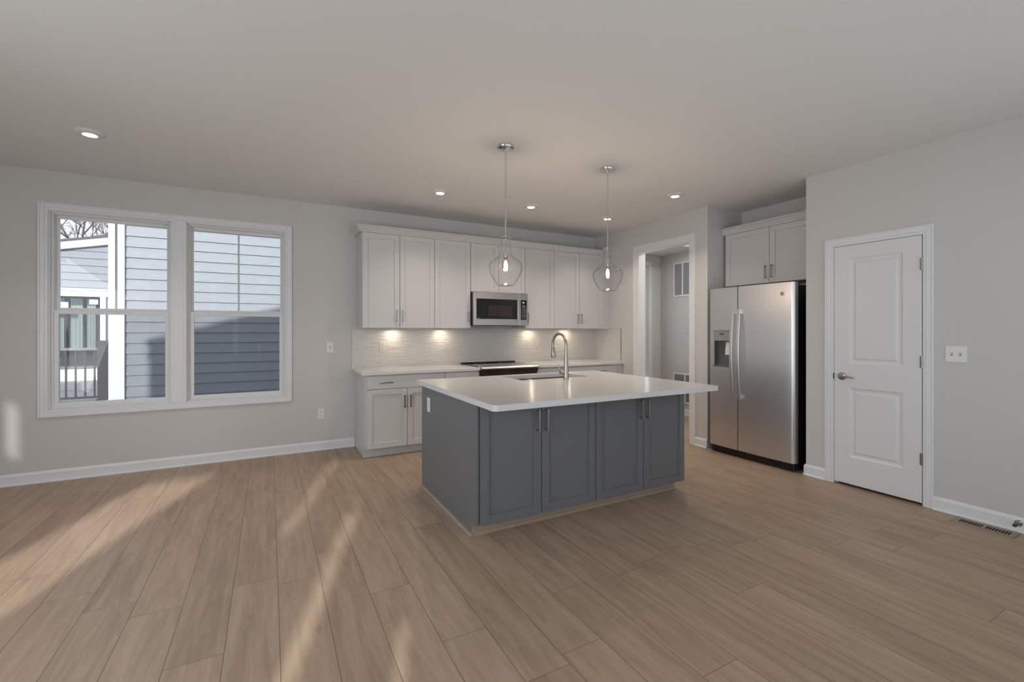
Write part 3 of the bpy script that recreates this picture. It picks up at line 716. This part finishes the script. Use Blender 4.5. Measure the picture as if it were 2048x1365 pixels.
def dense(y0, y1, rl, rr_):
    ys = [y0 + .028*t for t in (0, .06, .15, .3, .5, .75, 1)] if rr_ else [y0]
    k = 10; s_ = ys[-1]; e_ = y1 - .028 if rl else y1
    ys += [s_ + (e_-s_) * i / k for i in range(1, k+1)]
    if rl: ys += [y1 - .028*t for t in (.75, .5, .3, .15, .06, 0)]
    out = []
    for y in ys:
        x = bow(y)
        if rr_ and y - y0 < .028: x += .028 - math.sqrt(max(0, .028**2 - (.028-(y-y0))**2))
        if rl and y1 - y < .028: x += .028 - math.sqrt(max(0, .028**2 - (.028-(y1-y))**2))
        out.append((x, y))
    return out
p = dense(FY0, FG-.0045, False, True)
fr_ = MB().prism([(4.380, FY0)] + p + [(4.380, FG-.0045)], FZ0, FZ1).build('fresh_food_door', 'steel', fg, smooth=30)
# freezer door with dispenser recess: built as four prisms around the hole
dy0, dy1, dz0, dz1 = 3.085, 3.293, .955, 1.340
def seg(ya, yb, z0, z1, mb):
    P = [q for q in dense(FG+.0045, FY1, True, False) if ya < q[1] < yb]
    xa, xb2 = bow(ya), bow(yb)
    if yb >= FY1-1e-6: P = [q for q in dense(FG+.0045, FY1, True, False) if q[1] > ya+1e-6]; mb.prism([(4.380, ya), (xa, ya)] + P + [(4.380, FY1)], z0, z1)
    else: mb.prism([(4.380, ya), (xa, ya)] + P + [(xb2, yb), (4.380, yb)], z0, z1)
b = MB(); seg(FG+.0045, dy0, FZ0, FZ1, b); seg(dy1, FY1, FZ0, FZ1, b); seg(dy0, dy1, FZ0, dz0, b); seg(dy0, dy1, dz1, FZ1, b)
fz = b.build('freezer_door', 'steel', fg, smooth=30)
dp = MB(); xx = 4.300
dp.box(xx+.002, 4.315, dy0, dy1, 1.228, dz1-.004); dp.box(4.37, 4.378, dy0, dy1, dz0, dz1)
dsp = dp.build('dispenser', 'greyplastic', fz)
M['displiner'] = mat('dispenser_recess', (.13, .13, .135), .35)
b = MB(); b.box(4.310, 4.37, dy0, dy0+.006, dz0, 1.23); b.box(4.310, 4.37, dy1-.006, dy1, dz0, 1.23); b.box(4.366, 4.37, dy0, dy1, dz0, 1.23); b.box(4.298, 4.37, dy0-.004, dy1+.004, dz0-.012, dz0+.004)
b.build('recess_liner', 'displiner', dsp)
MB().box(xx-.001, xx+.003, 3.165, 3.218, 1.293, 1.310).build('display', 'blackglass', dsp)
b = MB(); b.prism([(3.115, 1.215), (3.160, 1.215), (3.172, 1.075), (3.108, 1.075)], 4.325, 4.340, 'x'); b.build('paddle', 'plate', dsp, .002)
MB().box(xx-.003, xx+.003, dy0-.004, dy1+.004, dz1-.006, dz1+.004).build('bezel', 'greyplastic', dsp)
for yy, par in ((FG-.036, fr_), (FG+.040, fz)):
    b = MB(); pts = []
    zt, zb_ = 1.560, .625
    for k in range(15):
        t = k / 14; z = zb_ + (zt-zb_) * t; pts.append((4.262 - .030 * math.sin(PI * t), z))
    poly = [(x, z) for x, z in pts] + [(x + .015, z) for x, z in reversed(pts)]
    b.prism(poly, yy-.015, yy+.015, 'y')
    b.box(4.262, bow(yy)+.004, yy-.012, yy+.012, zt-.05, zt-.004); b.box(4.262, bow(yy)+.004, yy-.012, yy+.012, zb_+.004, zb_+.05)
    b.build('handle', 'chrome' if 0 else 'steel', par, .003)
b = MB(); b.lathe([(.001, bow(2.545)-.0035), (.016, bow(2.545)-.0035), (.018, bow(2.545)-.002), (.018, bow(2.545)+.006)], (0, 2.545, 1.690), 'x', 24); b.build('round_badge', 'nickel', fr_, smooth=True)
b = MB(); b.box(4.345, 4.44, FY0+.015, FY1-.015, .012, .078)
for k in range(5): b.box(4.340, 4.346, FY0+.03, FY1-.03, .020+k*.011, .025+k*.011)
b.build('base_grille', 'black', fg)
for y in (FY0+.035, FY1-.035):
    b = MB(); b.lathe([(.020, y-.010), (.020, y+.010)], (4.39, 0, .020), 'y', 16); b.build('roller', 'greyplastic', fg)
b = MB(); b.box(4.36, 4.42, FY0+.01, FY0+.06, 1.776, 1.800); b.build('hinge_cover', 'black', fg, .004); MB().box(4.36, 4.42, FY1-.06, FY1-.01, 1.776, 1.800).build('hinge_cover', 'black', fg, .004)

c = thing('upper_cabinet', 'white two-door cabinet recessed in the alcove above the refrigerator', 'cabinet', (4.8, 2.9, 1.84))
MB().box(4.66, XN-.002, YN0+.002, 3.40, 1.842, 2.44).build('body', 'cab', c)
RF = F('-x', 4.66); ym = 2.878
for a, e, h in ((YN0+.004, ym, ym-.034), (ym, 3.398, ym+.034)):
    d = shaker(RF, a+G, e-G, 1.845, 2.436, c, 'cab'); pull(RF, d, h, 1.963, .135)
b = MB(); b.prism([(4.66, 2.438), (4.632, 2.438), (4.632, 2.450), (4.622, 2.462), (4.605, 2.488), (4.590, 2.496), (4.590, 2.508), (4.66, 2.508)], YN0+.001, 3.428, 'y')
b.build('crown', 'cab', c)

# ------------------------------------------------------------ ceiling lights
def can(x, y, label, g='recessed ceiling lights', warm=(1, .88, .76), en=4.3):
    t = thing('recessed_light', label, 'ceiling light', (x, y, ZC), g)
    b = MB(); b.lathe([(.086, ZC), (.086, ZC-.003), (.080, ZC-.008), (.062, ZC-.015), (.046, ZC-.020), (.042, ZC-.019), (.042, ZC)], (x, y, 0), seg=36, closed=True); b.build('trim_ring', 'fixture', t, smooth=True)
    b = MB(); b.lathe([(.001, ZC-.0195), (.042, ZC-.0185), (.042, ZC-.010)], (x, y, 0), seg=30); b.build('lens', 'lens', t)
    area('lamp_light', (x, y, ZC-.024), .08, en, warm, (0, 0, -1), shape='DISK', spread=2.0)
can(-1.134, 4.263, 'recessed ceiling light over the floor in front of the window, far left')
can(1.528, 4.375, 'recessed ceiling light left of the nearer pendant, above the left cabinets')
can(2.610, 4.380, 'recessed ceiling light between the two pendants')
can(3.730, 4.390, 'recessed ceiling light directly behind the rod of the right pendant')
can(3.722, 3.313, 'recessed ceiling light to the right of both pendants, nearest the refrigerator')

# ------------------------------------------------------------ pendants
def pendant(x, y, label):
    t = thing('pendant_light', label, 'pendant light', (x, y, 1.62), 'glass pendant lights over the island')
    b = MB(); b.lathe([(.001, ZC), (.066, ZC), (.066, ZC-.018), (.062, ZC-.024), (.030, ZC-.026), (.012, ZC-.030), (.009, ZC-.045), (.001, ZC-.045)], (x, y, 0), seg=36); b.build('canopy', 'chrome', t, smooth=35)
    b = MB(); b.lathe([(.006, ZC-.03), (.006, 2.06)], (x, y, 0), seg=12)
    for z in (2.36, 2.40): b.lathe([(.006, z), (.0085, z+.002), (.0085, z+.012), (.006, z+.014)], (x, y, 0), seg=12)
    b.lathe([(.0045, 2.06), (.0045, 1.92)], (x, y, 0), seg=10); b.build('rod', 'chrome', t, smooth=True)
    b = MB(); b.lathe([(.001, 2.056), (.040, 2.056), (.040, 2.047), (.034, 2.044), (.010, 2.042), (.001, 2.042)], (x, y, 0), seg=24); b.build('cap', 'chrome', t, smooth=35)
    b = MB(); b.lathe([(.001, 1.945), (.012, 1.943), (.016, 1.925), (.016, 1.892), (.001, 1.892)], (x, y, 0), seg=16); b.build('socket', 'chrome', t, smooth=35)
    prof = [(.036, 2.045), (.0365, 2.01), (.037, 1.975), (.039, 1.948), (.044, 1.928), (.053, 1.910), (.066, 1.897), (.088, 1.883), (.108, 1.869), (.122, 1.854), (.129, 1.838), (.130, 1.822), (.127, 1.80), (.118, 1.770), (.104, 1.742), (.088, 1.719), (.078, 1.704), (.073, 1.692), (.068, 1.684), (.055, 1.679), (.03, 1.677)]
    inner = [(r - .0028, z + (.006 if z < 1.69 else 0)) for r, z in reversed(prof[:-1])]
    b = MB(); b.lathe(prof + [(.001, 1.676), (.001, 1.683)] + [(.03, 1.683)] + inner, (x, y, 0), seg=48, closed=True); b.build('glass_shade', 'pglass', t, smooth=True)
    b = MB(); b.lathe([(.013, 1.893), (.014, 1.880), (.022, 1.862), (.029, 1.842), (.030, 1.826), (.026, 1.806), (.014, 1.793), (.001, 1.790)], (x, y, 0), seg=24); bu = b.build('bulb', 'bglass', t, smooth=True)
    b = MB()
    for k in range(4):
        a = k * PI / 2 + .4; b.tube([(x+.005*math.cos(a), y+.005*math.sin(a), 1.872), (x+.014*math.cos(a), y+.014*math.sin(a), 1.838), (x+.006*math.cos(a), y+.006*math.sin(a), 1.812)], .0028, 6)
    b.build('filament', 'bulb', bu)
    l = bpy.data.lights.new('bulb_light', 'POINT'); l.energy = 7; l.color = (1, .80, .60); l.shadow_soft_size = .02
    lo_ = bpy.data.objects.new('bulb_light', l); C.objects.link(lo_); lo_.location = (x, y, 1.84)
pendant(1.591, 3.05, 'clear glass pendant light on a long rod over the left half of the island')
pendant(2.591, 3.045, 'clear glass pendant light on a long rod over the right half of the island')

# under cabinet puck lights
for x, lab in ((1.29, 'small puck light under the leftmost double upper cabinet'), (1.905, 'small puck light under the single upper cabinet left of the microwave'), (3.19, 'small puck light under the single upper cabinet right of the microwave'), (3.80, 'small puck light under the rightmost upper cabinet')):
    t = thing('puck_light', lab, 'under-cabinet light', (x, 5.33, UZ0), 'puck lights under the upper cabinets')
    b = MB(); b.lathe([(.034, UZ0), (.034, UZ0-.010), (.030, UZ0-.012), (.026, UZ0-.010), (.026, UZ0-.004), (.034, UZ0)], (x, 5.33, 0), seg=24, closed=True); b.build('housing', 'fixture', t)
    b = MB(); b.lathe([(.001, UZ0-.005), (.026, UZ0-.005), (.026, UZ0-.002)], (x, 5.33, 0), seg=20); b.build('lens', 'lens', t)
    area('puck_lamp', (x, 5.33, UZ0-.014), .05, .6, (1, .80, .58), (0, 0, -1), shape='DISK')

# ------------------------------------------------------------ small fixtures
def floor_vent():
    x0, x1, y0, y1 = 4.205, 4.345, 1.005, 1.315
    v = thing('floor_vent', 'tan metal floor register by the right wall baseboard', 'floor vent', ((x0+x1)/2, (y0+y1)/2, 0))
    b = MB(); iy0, iy1, ix0, ix1 = y0+.030, y1-.030, x0+.030, x1-.036
    b.box(x0, ix0, y0, y1, .0005, .004); b.box(ix1, x1, y0, y1, .0005, .004); b.box(ix0, ix1, y0, iy0, .0005, .004); b.box(ix0, ix1, iy1, y1, .0005, .004)
    n = 17; st = (iy1-iy0)/n
    for k in range(n): b.box(ix0, ix1, iy0+k*st+st*.68, iy0+(k+1)*st, .001, .004)
    ym = (iy0+iy1)/2; b.box(ix0, ix1, ym-.006, ym+.006, .001, .0042)
    b.build('faceplate', 'ventm', v, .0008)
    MB().box(ix0, ix1, iy0, iy1, .0002, .0008).build('duct_opening', 'darkvoid', v)
floor_vent()
t = thing('door_stop', 'small metal door stop with rubber tip on the right wall baseboard', 'door stop', (XR-.014, 1.02, .062))
b = MB(); b.lathe([(.001, XR-.013), (.020, XR-.013), (.019, XR-.019), (.008, XR-.026), (.0065, XR-.030), (.0065, XR-.075), (.009, XR-.078)], (0, 1.02, .062), 'x', 20); b.build('base', 'nickel', t, smooth=True)
b = MB(); b.lathe([(.010, XR-.078), (.011, XR-.084), (.010, XR-.096), (.001, XR-.098)], (0, 1.02, .062), 'x', 16); b.build('rubber_tip', 'rubber', t, smooth=True)
def return_grille(y0, y1, z0, z1, label):
    t = thing('return_air_grille', label, 'air vent', (XH, (y0+y1)/2, z0), 'return air grilles on the hall wall')
    b = MB(); w_ = .022; x = XH
    b.box(x-.012, x, y0, y0+w_, z0, z1); b.box(x-.012, x, y1-w_, y1, z0, z1); b.box(x-.012, x, y0+w_, y1-w_, z0, z0+w_); b.box(x-.012, x, y0+w_, y1-w_, z1-w_, z1); ym = (y0+y1)/2; b.box(x-.012, x, ym-.010, ym+.010, z0+w_, z1-w_)
    b.build('frame', 'trim', t)
    b = MB(); n = int((z1-z0-2*w_)/.0165)
    for k in range(n):
        z = z0+w_+(k+.1)*.0165
        b.prism([(x-.001, z), (x-.001, z+.003), (x-.010, z+.0135), (x-.010, z+.0105)], y0+w_, y1-w_, 'y')
    b.build('louvers', 'grille', t); MB().box(x-.0015, x-.0002, y0+w_, y1-w_, z0+w_, z1-w_).build('duct_opening', 'greyplastic', t)
return_grille(4.80, 5.16, 1.885, 2.43, 'white louvered return air grille high on the hall wall')
return_grille(4.70, 5.16, .185, .66, 'white louvered return air grille low on the hall wall')
area('hall_light', (5.15, 4.0, 2.70), .15, 12, (1, .96, .92), (0, 0, -1), shape='DISK')
area('hall_window_day', (5.13, 5.38, 1.5), .6, 2.2, DAY, (0, -1, 0), 1.5)

# ------------------------------------------------------------ outdoors
E_ = .177
def lap(mb, x0, x1, y, z0, z1, zref, top=None):
    k = math.floor((z0 - zref) / E_)
    z = zref + k * E_
    while z < z1:
        a, c = max(z, z0), min(z + E_, z1)
        if c > a:
            ya = y - .020 * (1 - (a - z) / E_); yc = y - .020 * (1 - (c - z) / E_)
            if top:     # clipped by a rake: top(x) gives height
                xa = x0
                za, zb = top(x0), top(x1)
                n = 16
                for i in range(n):
                    p0, p1 = x0 + (x1-x0)*i/n, x0 + (x1-x0)*(i+1)/n
                    t0, t1 = min(c, top(p0)), min(c, top(p1))
                    if t0 <= a and t1 <= a: continue
                    t0, t1 = max(t0, a), max(t1, a)
                    f0 = y - .020 * (1 - (t0 - z) / E_); f1 = y - .020 * (1 - (t1 - z) / E_)
                    v = [mb.bm.verts.new(q) for q in ((p0, ya, a), (p1, ya, a), (p1, f1, t1), (p0, f0, t0))]; mb.face(v)
            else: mb.prism([(y + .04, a), (ya, a), (yc, c), (y + .04, c)], x0, x1, 'x')
            if top:
                v = [mb.bm.verts.new(q) for q in ((x0, y, a), (x1, y, a), (x1, ya, a), (x0, ya, a))]; 
                if top(x0) > a and top(x1) > a: mb.face(v)
        z += E_
nh = thing('neighbor_house', 'grey lap-sided house wall with white corner boards close outside the windows', 'house', (1.0, 9.5, -.6))
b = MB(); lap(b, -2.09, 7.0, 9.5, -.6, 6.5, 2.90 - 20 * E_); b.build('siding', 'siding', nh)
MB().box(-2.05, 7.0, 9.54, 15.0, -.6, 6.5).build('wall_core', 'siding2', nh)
b = MB(); b.box(-2.29, -2.09, 9.44, 9.60, -.6, 6.5); b.box(-2.29, -2.20, 9.60, 14.2, -.6, 6.5); b.build('corner_board', 'extwhite', nh)
fh = thing('neighbor_house', 'lower grey lap-sided house section with white gable board behind the deck', 'house', (-5.0, 14.4, -.6))
rake = lambda x: 3.47 + .215 * (x + 4.38)
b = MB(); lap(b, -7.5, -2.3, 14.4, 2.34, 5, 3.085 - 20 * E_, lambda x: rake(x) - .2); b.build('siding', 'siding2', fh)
b = MB(); b.prism([(-7.5, rake(-7.5)-.22), (-2.3, rake(-2.3)-.22), (-2.3, rake(-2.3)-.04), (-7.5, rake(-7.5)-.04)], 14.30, 14.39, 'y'); b.build('fascia', 'extwhite', fh)
b = MB(); b.prism([(-7.6, rake(-7.6)-.04), (-2.3, rake(-2.3)-.04), (-2.3, rake(-2.3)+.0), (-7.6, rake(-7.6)+.0)], 14.25, 20, 'y'); b.build('roof', 'rooftile', fh)
b = MB(); b.box(-7.5, -3.48, 14.30, 14.42, 2.16, 2.34); b.box(-7.5, -3.44, 14.26, 14.42, 2.30, 2.345); b.box(-3.62, -3.52, 14.30, 14.42, .42, 2.16); b.box(-7.5, -3.48, 14.28, 14.42, .13, .42)
wf = b.build('window_frame', 'extwhite', fh)
MB().box(-3.52, -2.3, 14.36, 14.42, .13, 2.34).build('side_wall', 'siding2', fh)
MB().box(-7.5, -3.62, 14.40, 14.405, .42, 2.16).build('pane', 'glass', wf)
b = MB(); b.box(-7.5, -3.6, 15.2, 15.25, .0, 2.6); b.build('room_interior', 'curtain2', fh)
b = MB(); b.box(-7.5, -3.6, 14.6, 15.2, .42, .46)
for (xa, wdt) in ((-5.6, .3), (-5.2, .16), (-4.86, .14), (-4.62, .22), (-4.28, .22), (-3.98, .16)):
    n = 6; pts = [(xa + wdt*i/n, 14.75 + (.02 if i % 2 else 0)) for i in range(n+1)]
    b.prism(pts + [(q[0], q[1]+.02) for q in reversed(pts)], .9, 2.13)
b.build('curtains', 'curtain', fh)
b = MB(); b.box(-4.60, -4.24, 14.46, 14.47, 1.78, 2.02); b.box(-3.86, -3.70, 14.46, 14.47, 1.98, 2.10); b.build('window_notices', 'paper', fh)  # pale squares put in for reflections in the far window's glass
# deck and railing
dk = thing('deck', 'grey board deck beyond the railing outside the left window', 'deck', (-5, 12, 0))
b = MB(); y = 9.75
while y < 14.1: b.box(-8.5, -2.30, y, y+.138, .12, .15); y += .144
b.build('deck_boards', 'deck', dk); MB().box(-8.5, -2.30, 9.73, 14.2, -.6, .12).build('deck_frame', 'railgrey', dk)
rl = thing('deck_railing', 'dark metal deck railing with a square post outside the left window', 'railing', (-3.4, 10.0, .15))
MB().box(-2.55, -2.42, 9.93, 10.06, .15, 1.14).build('post', 'railing', rl)
MB().box(-2.575, -2.395, 9.905, 10.085, 1.14, 1.17).build('post_cap', 'railing', rl)
MB().box(-2.57, -2.40, 9.91, 10.08, .15, .18).build('post_base', 'railing', rl)
MB().box(-8.4, -2.55, 9.955, 10.04, 1.01, 1.05).build('top_rail', 'railgrey', rl)
MB().box(-8.4, -2.55, 9.98, 10.01, .20, .235).build('bottom_rail', 'railing', rl)
for k in range(22):
    x = -2.6 - k * .119
    MB().box(x-.011, x+.011, 9.984, 10.006, .235, 1.01).build('baluster', 'railing', rl)
b = MB(); b.box(-40, 40, 5.7, 60, -.7, -.6); b.box(-40, 40, -30, -.4, -.7, -.6); b.box(-40, -3.1, -.4, 5.7, -.7, -.6); b.box(6.9, 40, -.4, 5.7, -.7, -.6)
struct(b.build('ground', 'ground'))
# bare tree
tr = thing('bare_tree', 'leafless winter tree rising behind the low house roof', 'tree', (-6.7, 24, -.6))
rnd = random.Random(3)
br = MB(); tk = MB()
def grow(mb, p, d, ln, r, depth):
    pts = [p]; q = p; dd = d
    for i in range(3):
        dd = (dd + Vector((rnd.uniform(-.18, .18), rnd.uniform(-.18, .18), rnd.uniform(-.08, .14)))).normalized(); q = q + dd * ln / 3; pts.append(q)
    mb.tube(pts, [r, r*.88, r*.76, r*.62], 5)
    if depth == 0: return
    for k in range(3 if depth > 1 else 4):
        t = rnd.choice(pts[1:]) ; a = rnd.uniform(0, 2*PI); sp = rnd.uniform(.45, 1.0)
        side = dd.orthogonal().normalized(); side.rotate(__import__('mathutils').Quaternion(dd, a))
        grow(br, t, (dd + side * sp).normalized(), ln * rnd.uniform(.62, .82), r * .62, depth - 1)
for (tx, ty) in ((-6.7, 24),):
    grow(tk, Vector((tx, ty, -.6)), Vector((0, 0, 1)), 4.2, .11, 0)
    for k in range(7):
        a = k * 2 * PI / 7 + .3
        grow(br, Vector((tx, ty, 2.6 + .2 * k)), Vector((math.cos(a) * .7, math.sin(a) * .7, 1)).normalized(), 2.2, .05, 4)
tk.build('trunk', 'bark', tr); br.build('branches', 'bark', tr)
